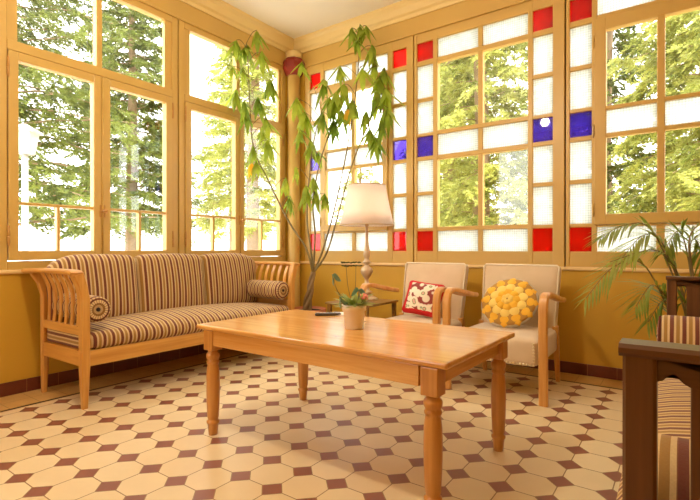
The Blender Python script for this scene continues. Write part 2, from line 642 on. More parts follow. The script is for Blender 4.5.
def right_window(n, p0, p1, sideL, sideR, bands, sash=None, clear=None):
    root = bpy.data.objects.new('window_%d' % n, None)
    COL.objects.link(root)
    root['kind'] = 'structure'
    bm = bm_new()
    Y0, Y1 = 0.0, 0.058
    g = 0.005
    ZB, ZT = 0.80, 2.90
    def v_(x0, x1, z0=ZB, z1=ZT, d=0.0):
        box(bm, x0, x1, Y0+d, Y1, z0, z1, 0.004)
    def h_(x0, x1, z0, z1, d=0.004):
        box(bm, x0-0.002, x1+0.002, Y0+d, Y1, z0, z1, 0.004)
    cols = [sideL, sideR]
    v_(p0+g, sideL[0]); v_(sideR[1], p1-g)
    c0, c1 = bands[0][0], bands[1][1]
    v_(sideL[1], c0, d=0.002); v_(c1, sideR[0], d=0.002)
    for s in cols:
        zz = [ZB]+[q for r in ROWS for q in r]+[ZT]
        for i in range(0, len(zz), 2):
            h_(s[0], s[1], zz[i], zz[i+1])
        for i, (z0, z1) in enumerate(ROWS):
            pane(root, 'red_glass' if i in (0, 6) else 'blue_glass' if i == 3 else 'patterned_glass', s[0], s[1], z0, z1)
    # centre: bands of patterned glass top and bottom
    h_(c0, c1, ZB, ROWS[0][0]); h_(c0, c1, ROWS[6][1], ZT)
    for z0, z1 in (ROWS[0], ROWS[6]):
        v_(bands[0][1], bands[1][0], z0, z1, 0.008)
        for b in bands:
            pane(root, 'patterned_glass', b[0], b[1], z0, z1)
    if sash is None:
        for z0, z1 in ((1.097, 1.133), (1.735, 1.772), (1.957, 1.992), (2.602, 2.642)):
            h_(c0, c1, z0, z1)
        v_(bands[0][1], bands[1][0], 1.097, 2.645, 0.008)
        for b in bands:
            pane(root, 'clear_glass', b[0], b[1], 1.133, 1.735)
            pane(root, 'patterned_glass', b[0], b[1], 1.772, 1.957)
            pane(root, 'clear_glass', b[0], b[1], 1.992, 2.602)
        ob('window_frame', bm, FRAME, root)
    else:
        h_(c0, c1, 1.097, 1.112); h_(c0, c1, 2.61, 2.645)
        ob('window_frame', bm, FRAME, root)
        bm = bm_new()
        S0, S1 = -0.016, 0.045
        s0, s1 = sash
        q0, q1, q2, q3 = clear
        box(bm, s0, q0, S0, S1, 1.114, 2.608, 0.005); box(bm, q3, s1, S0, S1, 1.114, 2.608, 0.005)
        box(bm, q1, q2, S0+0.004, S1, 1.18, 2.53, 0.005)
        box(bm, q0-0.002, q3+0.002, S0, S1, 1.114, 1.188, 0.005); box(bm, q0-0.002, q3+0.002, S0, S1, 2.522, 2.608, 0.005)
        for z0, z1 in ((1.742, 1.772), (1.940, 1.968)):
            box(bm, q0-0.002, q3+0.002, S0+0.006, S1-0.01, z0, z1, 0.004)
        s = ob('casement', bm, FRAME, root)
        for b in ((q0, q1), (q2, q3)):
            pane(s, 'clear_glass', b[0], b[1], 1.188, 1.742, 0.014)
            pane(s, 'patterned_glass', b[0], b[1], 1.772, 1.940, 0.014)
            pane(s, 'clear_glass', b[0], b[1], 1.968, 2.522, 0.014)
        for hz in (1.22, 1.80, 2.45):
            hinge(s, STEEL if hz == 1.80 else FRAME, (s0-0.004, -0.016, hz), 0.075, 0.009)
    # dark joint between neighbouring frames
    bm = bm_new(); box(bm, p0-0.004, p0+0.004, 0.03, 0.05, 0.80, 2.90)
    ob('gap', bm, GAPM, root)
    return root


right_window(3, 0.16, 1.487, (0.235, 0.378), (1.262, 1.410), ((0.425, 0.785), (0.828, 1.205)), (0.402, 1.215), (0.459, 0.79, 0.825, 1.156))
right_window(4, 1.487, 2.775, (1.520, 1.680), (2.538, 2.686), ((1.722, 2.092), (2.132, 2.500)))
right_window(5, 2.775, 3.985, (2.806, 2.955), (3.805, 3.955), ((2.990, 3.353), (3.402, 3.770)), (2.972, 3.79), (3.050, 3.357, 3.403, 3.71))

# ------------------------------------------------------------------ corner column with red capital
bm = bm_new()
lathe(bm, [(0.078, 0.0), (0.078, 0.10), (0.068, 0.12), (0.068, 2.90)], 28, (0.07, -0.07, 0))
col_o = struct('trim_10', bm, FRAME)
bm = bm_new()
lathe(bm, [(0.076, 2.80), (0.088, 2.81), (0.104, 2.84), (0.126, 2.875), (0.128, 2.90), (0.128, 2.94), (0.116, 2.965), (0.090, 2.985), (0.080, 2.99)], 8, (0.07, -0.07, 0))
for f in bm.faces:
    f.smooth = False
cap = ob('capital', bm, CAPRED, col_o)
bm = bm_new(); lathe(bm, [(0.078, 2.985), (0.088, 3.0), (0.092, 3.052)], 24, (0.07, -0.07, 0))
ob('collar', bm, CORN, col_o)

# ------------------------------------------------------------------ outside ground
t = NT('pale_ground')
c = t.mix(t.noise(0.7, 6), lin(232, 222, 205), lin(250, 246, 238))
GROUND = t.end(t.pbr(c, 0.9))
bm = bm_new()
N = 40
gv = {}
for i in range(N+1):
    for j in range(N+1):
        gx, gy = -45+90*i/N, -35+90*j/N
        d = max(0.0, -gx-2, gy-2)
        gz = -0.75+0.02*d+0.25*math.sin(gx*0.35)*math.sin(gy*0.3)*min(1, d/8)
        if gx > -2.6 and gy < 2.6:
            gz = -0.75
        gv[i, j] = bm.verts.new((gx, gy, gz))
for i in range(N):
    for j in range(N):
        bm.faces.new((gv[i, j], gv[i+1, j], gv[i+1, j+1], gv[i, j+1])).smooth = True
struct('ground', bm, GROUND)

# ------------------------------------------------------------------ trees outside
BARK = paint('bark', lin(158, 132, 104), 0.9, 0.35, 6, 0.5)


def leaf_mat(name, c1, c2, transl=0.45, rough=0.5):
    t = NT(name)
    f = t.noise(2.2, 4)
    c = t.mix(t.ramp(f, [(0.35, (0, 0, 0, 1)), (0.65, (1, 1, 1, 1))]), c1, c2)
    a = t.pbr(c, rough)
    b = t.n('BsdfTranslucent', None, Color=c).outputs[0]
    return t.end(t.mixsh(transl, a, b))


NEEDLE = leaf_mat('conifer_green', lin(132, 142, 64), lin(216, 216, 122), 0.48)
NEEDLE2 = leaf_mat('dark_conifer_green', lin(82, 98, 48), lin(152, 164, 78), 0.42)


def tri_mesh(name, P, D, Lg, Wd, S, mat, parent):
    """many tapering leaflets: base P, direction D, side S"""
    n = len(P)
    V = np.empty((n, 4, 3))
    V[:, 0] = P
    V[:, 1] = P + D*(Lg*0.45)[:, None] + S*(Wd*0.5)[:, None]
    V[:, 2] = P + D*Lg[:, None]
    V[:, 3] = P + D*(Lg*0.45)[:, None] - S*(Wd*0.5)[:, None]
    me = bpy.data.meshes.new(name)
    me.vertices.add(n*4)
    me.vertices.foreach_set('co', V.reshape(-1))
    me.loops.add(n*4)
    me.loops.foreach_set('vertex_index', np.arange(n*4, dtype=np.int32))
    me.polygons.add(n)
    me.polygons.foreach_set('loop_start', np.arange(0, n*4, 4, dtype=np.int32))
    me.update()
    me.validate()
    me.materials.append(mat)
    o = bpy.data.objects.new(name, me)
    COL.objects.link(o)
    o.parent = parent
    return o


def unit(a):
    return a/np.maximum(np.linalg.norm(a, axis=-1, keepdims=True), 1e-9)


def conifer(name, label, loc, H, R_, z0, nb, sprays, lf, seed, mat, droop=0.35, group='conifers outside the windows', width=0.05, power=0.8, nl=(0.10, 0.2), twig=0.011):
    rg = np.random.default_rng(seed)
    root = thing(name, label, 'tree', loc, rg.uniform(0, 6.28), group)
    bm = bm_new()
    pts = [(0.06*math.sin(k*1.3)*k/8, 0.06*math.cos(k*1.1)*k/8, H*k/10) for k in range(11)]
    tube(bm, pts, [0.035*H*0.55*(1-k/11)+0.015 for k in range(11)], 9)
    ob('trunk', bm, BARK, root)
    bm = bm_new()
    P, D, L, Wd, S = [], [], [], [], []
    for i in range(nb):
        f = (i+rg.uniform(0, 1))/nb
        z = z0+(H-z0)*f
        ln = R_*(1-f)**power*rg.uniform(0.75, 1.1)+0.12
        a = i*2.399+rg.uniform(-0.4, 0.4)
        d = np.array([math.cos(a), math.sin(a), 0.0])
        dr = droop*rg.uniform(0.6, 1.4)
        T = np.linspace(0, 1, 7)
        bp = np.stack([d[0]*ln*T, d[1]*ln*T, z+ln*(0.25*T-dr*2.0*T**2+dr*0.6*T**3)], 1)
        bp[1:-1] += rg.normal(0, 0.03*ln, (5, 3))*0.5
        tube(bm, [tuple(q) for q in bp], [twig*ln*(1-0.85*q)+0.003 for q in T], 4)
        n = max(3, int(sprays*ln))
        tt = rg.uniform(0.18, 1.0, n)
        base = np.stack([np.interp(tt, T, bp[:, k]) for k in range(3)], 1)
        tan = unit(np.stack([np.interp(np.minimum(tt+0.08, 1), T, bp[:, k]) for k in range(3)], 1)-np.stack([np.interp(tt-0.08, T, bp[:, k]) for k in range(3)], 1))
        sidev = unit(np.cross(tan, [0, 0, 1.0]))
        sg = np.where(rg.uniform(size=n) < 0.5, -1.0, 1.0)
        sd = unit(tan*rg.uniform(0.3, 0.9, n)[:, None]+sidev*(sg*rg.uniform(0.3, 1.0, n))[:, None]+np.array([0, 0, 1.0])*rg.uniform(-0.75, 0.1, n)[:, None])
        sl = rg.uniform(0.22, 0.5, n)*(0.5+0.5*ln/R_)*1.15
        for q in range(n):
            m = lf
            s = rg.uniform(0.0, 1.0, m)
            pp = base[q]+sd[q]*(s*sl[q])[:, None]
            pp[:, 2] -= 0.12*sl[q]*s*s
            sv = unit(np.cross(sd[q], [0.2, 0.1, 1.0]))
            sn = np.where(np.arange(m) % 2 == 0, -1.0, 1.0)
            dd = unit(sd[q]*0.8+sv*(sn*rg.uniform(0.5, 1.0, m))[:, None]+rg.normal(0, 0.28, (m, 3)))
            P.append(pp); D.append(dd)
            L.append(rg.uniform(nl[0], nl[1], m)); Wd.append(rg.uniform(0.6, 1.2, m)*width)
            S.append(unit(np.cross(dd, rg.normal(0, 1, (m, 3)))))
    ob('branches', bm, BARK, root)
    P, D, L, Wd, S = (np.concatenate(q) for q in (P, D, L, Wd, S))
    tri_mesh('foliage', P, D, L, Wd, S, mat, root)
    return root


GZ = -0.75
conifer('pine_tree', 'broad pine with spreading twigs seen through the leftmost window', (-7.0, -0.75, GZ), 11.0, 3.0, 2.0, 170, 17, 28, 3, NEEDLE2, 0.18, None, 0.028, 0.4, (0.06, 0.13), 0.008)
conifer('conifer_tree', 'green conifer with brown trunk seen through the second left window', (-5.9, 4.85, GZ), 10.5, 1.35, 2.3, 120, 20, 28, 4, NEEDLE, 0.24, None, 0.03, 0.5, (0.06, 0.13), 0.008)
conifer('conifer_tree', 'pale conifer farthest to the right behind the left windows', (-11.6, 9.0, GZ), 11.0, 1.6, 2.2, 90, 18, 16, 25, NEEDLE, 0.24, None, 0.05, 0.5)
conifer('conifer_tree', 'pale conifer far behind the left windows, beyond the gap between two nearer trees', (-10.6, 4.1, GZ), 11.5, 2.0, 2.2, 130, 20, 22, 5, NEEDLE2, 0.24, None, 0.045, 0.5)
conifer('conifer_tree', 'dark conifer far behind the pine in the leftmost window', (-12.6, -0.8, GZ), 11.0, 1.6, 2.6, 84, 16, 16, 21, NEEDLE2, 0.24, None, 0.05, 0.5)
spots = [((0.3, 5.0), 10.0, 1.4, 6, NEEDLE, 'light green conifer filling the middle stained-glass window'),
         ((3.9, 5.1), 10.0, 1.4, 8, NEEDLE, 'bushy light green conifer close behind the right casement window'),
         ((-2.1, 9.1), 11.0, 1.5, 7, NEEDLE, 'conifer seen at left edge of the middle stained-glass window'),
         ((1.9, 9.2), 12.0, 1.5, 9, NEEDLE2, 'darker conifer behind the gap between the two right windows'),
         ((6.0, 9.2), 11.0, 1.5, 10, NEEDLE2, 'darker conifer at the far right of the right casement window')]
for k, ((px_, py_), H, R_, sd, mt, lb) in enumerate(spots):
    if k < 2:
        conifer('conifer_tree', lb, (px_, py_, GZ), H, R_, 0.25, 160, 30, 32, sd, mt, 0.28, None, 0.03, 0.4, (0.05, 0.115), 0.008)
    else:
        conifer('conifer_tree', lb, (px_, py_, GZ), H, R_, 0.25, 120, 24, 20, sd, mt, 0.28, None, 0.05, 0.45, (0.08, 0.16), 0.008)
for k, (bx, by, lb) in enumerate(((-4.2, 13.6, 'tall conifer of the back row, left of the middle stained-glass window'), (-0.1, 13.6, 'tall conifer of the back row behind the middle stained-glass window'), (4.0, 13.6, 'tall conifer of the back row behind the right casement window'))):
    conifer('conifer_tree', lb, (bx, by, GZ), 13.0, 1.6, 0.2, 120, 20, 13, 30+k, NEEDLE2 if k % 2 else NEEDLE, 0.26, None, 0.08, 0.45)
conifer('conifer_tree', 'slender pale conifer outside behind the lamp and tall plant', (-5.9, 9.9, GZ), 5.4, 1.3, 0.4, 70, 14, 14, 12, NEEDLE, 0.26, None, 0.045, 0.7)

# street lamp outside the left window
LW = paint('white_enamel', lin(196, 198, 194), 0.4, 0.04, 4)
p = at(25, 170, 5.3)
t_ = thing('street_lamp', 'white street lamp with square tapered head outside the left window', 'street lamp', (p.x, p.y, GZ))
bm = bm_new(); lathe(bm, [(0.07, 0.0), (0.07, 0.3), (0.036, 0.34), (0.032, 2.76)], 16)
ob('pole', bm, LW, t_)
bm = bm_new()
lathe(bm, [(0.09, 2.76), (0.105, 2.77), (0.145, 3.0), (0.19, 3.005), (0.195, 3.03), (0.03, 3.10)], 4)
for f in bm.faces:
    f.smooth = False
ob('lamp_head', bm, LW, t_)

# ------------------------------------------------------------------ furniture materials
PINE_X = wood('pine_lengthwise', lin(204, 136, 58), lin(238, 184, 106), 0, 0.22, True, 0.3)
PINE_Y = wood('pine_crosswise', lin(204, 136, 58), lin(238, 184, 106), 1, 0.25, True, 0.3)
PINE_Z = wood('pine_upright', lin(186, 118, 48), lin(218, 158, 80), 2, 0.28, False, 0.3)
OAK_X = wood('honey_wood_x', lin(196, 132, 54), lin(230, 176, 92), 0, 0.35, False, 0.1)
OAK_Y = wood('honey_wood_y', lin(196, 132, 54), lin(230, 176, 92), 1, 0.35, True, 0.1)
OAK_Z = wood('honey_wood_z', lin(196, 132, 54), lin(230, 176, 92), 2, 0.35, False, 0.1)
WAL_X = wood('walnut_x', lin(66, 38, 18), lin(116, 74, 40), 0, 0.35, False, 0.1)
WAL_Y = wood('walnut_y', lin(66, 38, 18), lin(116, 74, 40), 1, 0.35, False, 0.1)
WAL_Z = wood('walnut_z', lin(66, 38, 18), lin(116, 74, 40), 2, 0.35, False, 0.1)
STR_Y = stripe_mat('striped_fabric', 1, 0.053)
STR_X = stripe_mat('striped_fabric_rings', 0, 0.044)
STR_Z = stripe_mat('striped_fabric_lengthwise', 2, 0.05)

t = NT('bolster_end_fabric')
x, y, z = t.xyz()
rr = t.math('SQRT', t.math('ADD', t.math('MULTIPLY', y, y), t.math('MULTIPLY', z, z)))
an = t.math('ARCTAN2', z, y)
rad = t.math('GREATER_THAN', t.math('SINE', t.math('MULTIPLY', an, 22.0)), 0.25)
rings = t.ramp(t.math('DIVIDE', rr, 0.08), [(0.0, lin(60, 36, 22)), (0.13, lin(205, 170, 112)), (0.34, lin(150, 108, 56)), (0.5, lin(222, 190, 134)), (0.72, lin(112, 50, 34)), (0.86, lin(222, 190, 134)), (0.97, lin(112, 50, 34))], 'CONSTANT')
c = t.mix(t.math('MULTIPLY', rad, 0.55), rings, lin(96, 52, 34))
BEND = t.end(t.pbr(c, 0.85))
BUTTON = paint('dark_button', lin(50, 30, 20), 0.5, 0.1, 10)


def soft_cushion(bm, c, h, r, tilt, puff, n=(6, 16, 12), fn=None):
    def warp(q):
        if fn:
            q = fn(q)
        return Vector((q.x*math.cos(tilt)-q.z*math.sin(tilt), q.y, q.x*math.sin(tilt)+q.z*math.cos(tilt)))
    rbox(bm, c, h, r, n, puff, warp)


def bolster(label, loc, group, R_=0.08, x0=-0.22, x1=0.22):
    b = thing('bolster', label, 'cushion', loc, 0, group)
    bm = bm_new()
    lathe(bm, [(R_*0.90, x0), (R_*0.97, x0+0.008), (R_, x0+0.02), (R_*1.01, 0.5*(x0+x1)), (R_, x1-0.02), (R_*0.97, x1-0.008), (R_*0.90, x1)], 32, (0, 0, 0), True, 'x')
    ob('cover', bm, STR_X, b)
    for s, xx in ((-1, x0), (1, x1)):
        bm = bm_new(); lathe(bm, [(R_*0.955, xx-0.001*s), (R_*0.94, xx+0.006*s), (R_*0.5, xx+0.012*s), (0.012, xx+0.006*s)], 32, (0, 0, 0), True, 'x')
        e = ob('end_panel', bm, BEND, b)
        bm = bm_new(); lathe(bm, [(0.013, xx+0.004*s), (0.012, xx+0.012*s), (0.005, xx+0.016*s)], 14, (0, 0, 0), True, 'x')
        ob('button', bm, BUTTON, e)
    return b


# ------------------------------------------------------------------ striped sofa along the left wall
SY = -1.628
sofa = thing('striped_sofa', 'long striped sofa with honey wood frame under the left windows', 'sofa', (0.05, SY, 0))
HY = 0.884
for s in (-1, 1):
    y_ = s*HY
    bm = bm_new()
    pth = [(0.605, y_, 0.0), (0.605, y_, 0.24), (0.605, y_, 0.45), (0.605, y_, 0.64), (0.605, y_+s*0.016, 0.72), (0.605, y_+s*0.042, 0.79)]
    sweep(bm, pth, (1, 0, 0), [0.032, 0.052, 0.052, 0.052, 0.054, 0.056], [0.032, 0.048, 0.048, 0.048, 0.05, 0.06])
    ob('front_leg', bm, OAK_Z, sofa)
    bm = bm_new()
    pth = [(0.055, y_, 0.0), (0.065, y_, 0.24), (0.065, y_, 0.45), (0.062, y_, 0.64), (0.055, y_+s*0.02, 0.72), (0.05, y_+s*0.055, 0.79)]
    sweep(bm, pth, (1, 0, 0), [0.032, 0.045, 0.045, 0.045, 0.045, 0.05], [0.03, 0.04, 0.04, 0.04, 0.04, 0.05])
    ob('rear_leg', bm, OAK_Z, sofa)
    bm = bm_new()
    sweep(bm, smooth_path([(-0.01, y_+s*0.066, 0.797), (0.2, y_+s*0.062, 0.803), (0.42, y_+s*0.058, 0.803), (0.59, y_+s*0.054, 0.80), (0.628, y_+s*0.052, 0.788)], 5), (0, 1, 0), 0.08, 0.028, 0, 0.01)
    ob('arm_rail', bm, OAK_X, sofa)
    bm = bm_new(); box(bm, 0.08, 0.59, y_-0.014, y_+0.014, 0.425, 0.478, 0.004)
    ob('arm_lower_rail', bm, OAK_X, sofa)
    bm = bm_new(); box(bm, 0.08, 0.59, y_-0.016, y_+0.016, 0.245, 0.335, 0.004)
    ob('side_rail', bm, OAK_X, sofa)
    for k in range(6):
        xx = 0.128+0.080*k
        bm = bm_new()
        sweep(bm, smooth_path([(xx, y_, 0.475), (xx, y_-s*0.008, 0.58), (xx, y_, 0.69), (xx, y_+s*0.042, 0.79)], 4), (1, 0, 0), 0.034, 0.014, 0, 0.003)
        ob('slat', bm, OAK_Z, sofa)
    bm = bm_new()
    rbox(bm, (0.33, s*(HY-0.02), 0.383), (0.235, 0.024, 0.043), 0.012, (10, 4, 6))
    ob('seat_side_panel', bm, STR_Z, sofa)
bm = bm_new(); box(bm, 0.592, 0.622, -HY+0.022, HY-0.022, 0.245, 0.337, 0.004)
ob('front_rail', bm, OAK_Y, sofa)
bm = bm_new(); box(bm, 0.03, 0.06, -HY+0.02, HY-0.02, 0.245, 0.335, 0.004)
ob('back_rail', bm, OAK_Y, sofa)
bm = bm_new()
rbox(bm, (0.345, 0, 0.385), (0.285, 0.858, 0.052), 0.045, (12, 30, 6), (0.015, 0, 0.05))
ob('seat_cushion', bm, STR_Y, sofa)
w3 = 0.592
for k in (-1, 0, 1):
    hw = w3/2-0.001
    yc = k*w3 + 0.0

    def endround(q, k=k):
        # outer shoulder of the end cushions curves down
        if k != 0:
            e = max(0.0, (k*q.y/hw-0.35)/0.65)
            if q.z > 0:
                q.z -= 0.065*e*e*(q.z/0.235)
            q.y += k*0.012*max(0.0, k*q.y/hw)*max(0.0, min(1.0, (q.z+0.02)/0.15))
        return q
    bm = bm_new()
    soft_cushion(bm, (0.115, yc*0.99, 0.655), (0.07, hw, 0.235), 0.06, 0.13, (0.03, 0, 0.012), (6, 18, 14), endround)
    ob('back_cushion', bm, STR_Y, sofa)
bolster('striped bolster at left arm of the honey wood sofa', (0.05+0.37, SY-0.80, 0.572), 'striped bolsters on the sofas')
bolster('striped bolster at right arm of the honey wood sofa', (0.05+0.37, SY+0.79, 0.572), 'striped bolsters on the sofas')

# ------------------------------------------------------------------ dark wood settee at the right
DX, DY0, DY1 = 3.446, -3.10, -1.17
DC = 0.5*(DY0+DY1)
HW = 0.5*(DY1-DY0)
set_ = thing('dark_wood_settee', 'dark wood settee with scalloped slat arms and striped seat at right edge', 'sofa', (DX, DC, 0))
# local x: 0 = front plane, grows to the back
STRD = STR_Y
for s in (-1, 1):
    y_ = s*(HW-0.022)
    bm = bm_new()
    sweep(bm, [(0.0195, y_, 0), (0.0195, y_, 0.2), (0.0195, y_, 0.793)], (1, 0, 0), [0.034, 0.039, 0.039], [0.036, 0.04, 0.04], 0, 0.004)
    ob('front_leg', bm, WAL_Z, set_)
    bm = bm_new(); sweep(bm, [(0.60, y_, 0), (0.58, y_, 0.25), (0.58, y_, 0.775)], (1, 0, 0), 0.055, 0.04, 0, 0.004)
    ob('rear_leg', bm, WAL_Z, set_)
    bm = bm_new(); sweep(bm, [(-0.004, y_, 0.8015), (0.3, y_, 0.8015), (0.63, y_, 0.8015)], (0, 1, 0), 0.055, 0.017, 0, 0.007)
    ob('arm_rail', bm, WAL_X, set_)
    # slats with scalloped heads hung under an upper rail
    bm = bm_new()
    xs = [0.068]
    ns = 6
    slot, sl = 0.037, 0.0536
    z1, z0 = 0.793, 0.29
    # fretted band just under the rail: ogee arches over each slot
    xx = 0.038
    band = []
    for k in range(ns):
        a0, a1 = xx, xx+slot
        zb = 0.760
        band += [(a0, zb), (a0+0.002, zb+0.003), (a0+0.007, zb+0.004), (a0+0.010, zb+0.010), (a0+0.015, zb+0.013), (0.5*(a0+a1), zb+0.015), (a1-0.015, zb+0.013), (a1-0.010, zb+0.010), (a1-0.007, zb+0.004), (a1-0.002, zb+0.003), (a1, zb)]
        xx = a1+sl
    poly = [(0.038, z1)]+band+[(0.555, zb), (0.555, z1)]
    fa = [bm.verts.new((px_, y_-0.012, pz_)) for px_, pz_ in poly]
    fb = [bm.verts.new((px_, y_+0.012, pz_)) for px_, pz_ in poly]
    bm.faces.new(fa); bm.faces.new(fb[::-1])
    for i in range(len(poly)):
        j = (i+1) % len(poly)
        bm.faces.new((fa[i], fa[j], fb[j], fb[i]))
    bmesh.ops.triangulate(bm, faces=[f for f in bm.faces if len(f.verts) > 4])
    ob('scalloped_rail', bm, WAL_X, set_)
    xx = 0.038+slot
    for k in range(ns-1):
        bm = bm_new(); box(bm, xx, xx+sl, y_-0.012, y_+0.012, z0, 0.761, 0.002)
        ob('slat', bm, WAL_Z, set_)
        xx += sl+slot
    bm = bm_new(); box(bm, 0.038, 0.555, y_-0.015, y_+0.015, 0.22, 0.292, 0.003)
    ob('side_rail', bm, WAL_X, set_)
bm = bm_new(); box(bm, 0.02, 0.05, -HW+0.045, HW-0.045, 0.22, 0.31, 0.004)
ob('front_rail', bm, WAL_Y, set_)
bm = bm_new(); box(bm, 0.57, 0.60, -HW+0.045, HW-0.045, 0.22, 0.85, 0.004)
ob('back_frame', bm, WAL_Y, set_)
bm = bm_new()
rbox(bm, (0.256, 0, 0.375), (0.296, HW-0.046, 0.068), 0.055, (12, 30, 6), (0.022, 0, 0.045))
ob('seat_cushion', bm, STR_Y, set_)
for k in (-1, 0, 1):
    bm = bm_new()
    w_ = (2*HW-0.10)/3
    soft_cushion(bm, (0.495, k*w_, 0.66), (0.06, w_/2-0.002, 0.22), 0.05, -0.08, (0.02, 0, 0.01), (6, 14, 12))
    ob('back_cushion', bm, STR_Y, set_)
b = bolster('striped bolster against the far arm of the dark wood settee', (DX+0.21, DY1-0.045-0.105, 0.545), 'striped bolsters on the sofas', 0.098, -0.23, 0.20)
b = bolster('striped bolster against the near arm of the dark wood settee', (DX+0.21, DY0+0.045+0.105, 0.545), 'striped bolsters on the sofas', 0.098, -0.20, 0.20)

# ------------------------------------------------------------------ pine coffee table
tb = thing('coffee_table', 'pine coffee table with turned legs in the middle of the tiled floor', 'table', (2.178, -1.984, 0), -0.015)
TX, TY, TZ = 0.693, 0.371, 0.552
bm = bm_new()
box(bm, -TX, TX, -TY, TY, TZ-0.024, TZ, 0.008)
ob('tabletop', bm, PINE_X, tb)
LX, LY = 0.612, 0.337
for s in (-1, 1):
    bm = bm_new(); box(bm, -LX+0.03, LX-0.03, s*(LY+0.014)-0.011, s*(LY+0.014)+0.011, TZ-0.098, TZ-0.0245, 0.002)
    ob('apron', bm, PINE_X, tb)
    bm = bm_new(); box(bm, s*(LX+0.014)-0.011, s*(LX+0.014)+0.011, -LY+0.03, LY-0.03, TZ-0.098, TZ-0.0245, 0.002)
    ob('apron', bm, PINE_Y, tb)
prof = [(0.022, 0.0), (0.0235, 0.02), (0.0275, 0.055), (0.032, 0.06), (0.032, 0.069), (0.0255, 0.074), (0.0255, 0.08), (0.0285, 0.09), (0.032, 0.16), (0.034, 0.25), (0.0325, 0.31), (0.028, 0.352), (0.0265, 0.357), (0.031, 0.362), (0.032, 0.37), (0.028, 0.376), (0.0275, 0.38), (0.033, 0.39), (0.034, 0.402), (0.031, 0.412), (0.025, 0.416), (0.025, 0.428)]
leg0 = None
for sx in (-1, 1):
    for sy in (-1, 1):
        bm = bm_new()
        lathe(bm, prof, 24)
        box(bm, -0.033, 0.033, -0.033, 0.033, 0.428, TZ-0.0245, 0.003)
        ob('leg', bm, PINE_Z, tb, (sx*LX+0.014, sy*LY, 0))

# ------------------------------------------------------------------ upholstered armchairs
t = NT('beige_velvet')
f = t.noise(5, 5)
c = t.mix(f, lin(206, 178, 138), lin(232, 208, 172))
BEIGE = t.end(t.pbr(c, 0.8, t.bump(t.noise(180, 2), 0.2, 0.002), Sheen_Weight=0.3))
PIPE = paint('cream_piping', lin(245, 232, 205), 0.7, 0.05, 20)
NAIL = paint('cream_nailheads', lin(238, 220, 180), 0.4, 0.05, 20)
ARMW = wood('bentwood_beech', lin(200, 132, 56), lin(232, 176, 98), 2, 0.3, False, 0.3)


def armchair(label, loc):
    """faces -y; local origin on the floor between the legs"""
    ch = thing('armchair', label, 'chair', loc, 0, 'beige armchairs')
    for s in (-1, 1):
        x_ = s*0.307
        bm = bm_new()
        sweep(bm, smooth_path([(x_, -0.292, 0.0), (x_, -0.30, 0.25), (x_, -0.305, 0.5), (x_, -0.30, 0.60), (x_, -0.268, 0.648), (x_, -0.19, 0.655), (x_, -0.05, 0.632), (x_, 0.1, 0.604), (x_, 0.22, 0.588)], 6), (1, 0, 0), 0.052, 0.034, 0, 0.008)
        ob('bentwood_arm', bm, ARMW, ch)
        bm = bm_new()
        sweep(bm, [(s*0.262, 0.315, 0.0), (s*0.262, 0.27, 0.22), (s*0.262, 0.235, 0.40)], (1, 0, 0), [0.026, 0.036, 0.036], [0.03, 0.04, 0.04], 0, 0.004)
        ob('rear_leg', bm, OAK_Z, ch)
    bm = bm_new()
    rbox(bm, (0, -0.015, 0.300), (0.272, 0.275, 0.083), 0.035, (12, 12, 8), (0, 0.0, 0.022))
    ob('seat', bm, BEIGE, ch)
    bm = bm_new()
    soft = lambda q: Vector((q.x*(1.0+0.03*q.z/0.25), q.y*math.cos(0.2)+q.z*math.sin(0.2), -q.y*math.sin(0.2)+q.z*math.cos(0.2)))
    rbox(bm, (0, 0.30, 0.578), (0.270, 0.036, 0.245), 0.026, (12, 6, 12), (0, 0.02, 0), soft)
    bk = ob('backrest', bm, BEIGE, ch)
    # piping round the front edge of the back
    bm = bm_new()
    loop = []
    for (ux, uz) in ((-0.262, -0.22), (-0.262, 0.225), (-0.25, 0.238), (0.25, 0.238), (0.262, 0.225), (0.262, -0.22)):
        q = soft(Vector((ux, -0.034, uz)))
        loop.append(q+Vector((0, 0.30, 0.578)))
    tube(bm, loop, 0.006, 6)
    ob('piping', bm, PIPE, ch)
    bm = bm_new()
    for k in range(26):
        xx = -0.25+0.5*k/25
        lathe(bm, [(0.0075, 0), (0.006, 0.003), (0.002, 0.005)], 8, (0, 0, 0))
        vs = bm.verts[:][-24:] if False else None
        bm.verts.ensure_lookup_table()
        for v_ in bm.verts[len(bm.verts)-24:]:
            v_.co = Vector((v_.co.x+xx, -0.2905-v_.co.z, v_.co.y+0.232))
    for s in (-1, 1):
        for k in range(7):
            lathe(bm, [(0.0075, 0), (0.006, 0.003), (0.002, 0.005)], 8, (0, 0, 0))
            bm.verts.ensure_lookup_table()
            for v_ in bm.verts[len(bm.verts)-24:]:
                v_.co = Vector((v_.co.x+s*0.25, -0.2905-v_.co.z, v_.co.y+0.252+0.018*k))
    ob('nailhead_trim', bm, NAIL, ch)
    return ch


ch2 = armchair('beige armchair on the right, with the yellow flower cushion', (2.523, -0.60, 0))
ch1 = dup(ch2, (1.835, -0.60, 0), None, 'beige armchair on the left, with the red floral cushion')

# ------------------------------------------------------------------ yellow flower cushion
FGREY = paint('cushion_rim_fabric', lin(196, 180, 150), 0.8, 0.35, 30)
t = NT('yellow_petal_fabric')
c = t.mix(t.noise(16, 3), lin(236, 164, 18), lin(252, 206, 70))
PETAL = t.end(t.pbr(c, 0.8))
FDARK = paint('amber_fabric', lin(190, 138, 60), 0.85, 0.2, 20)
PETAL2 = paint('pale_yellow_fabric', lin(250, 216, 112), 0.8, 0.08, 18)
fc = thing('flower_cushion', 'round cushion with yellow petals leaning on the right armchair', 'cushion', (2.52, -0.54, 0.563))
tilt = Matrix.Rotation(-0.62, 4, 'X') @ Matrix.Rotation(PI/2, 4, 'X')     # local z -> -y (towards the room)


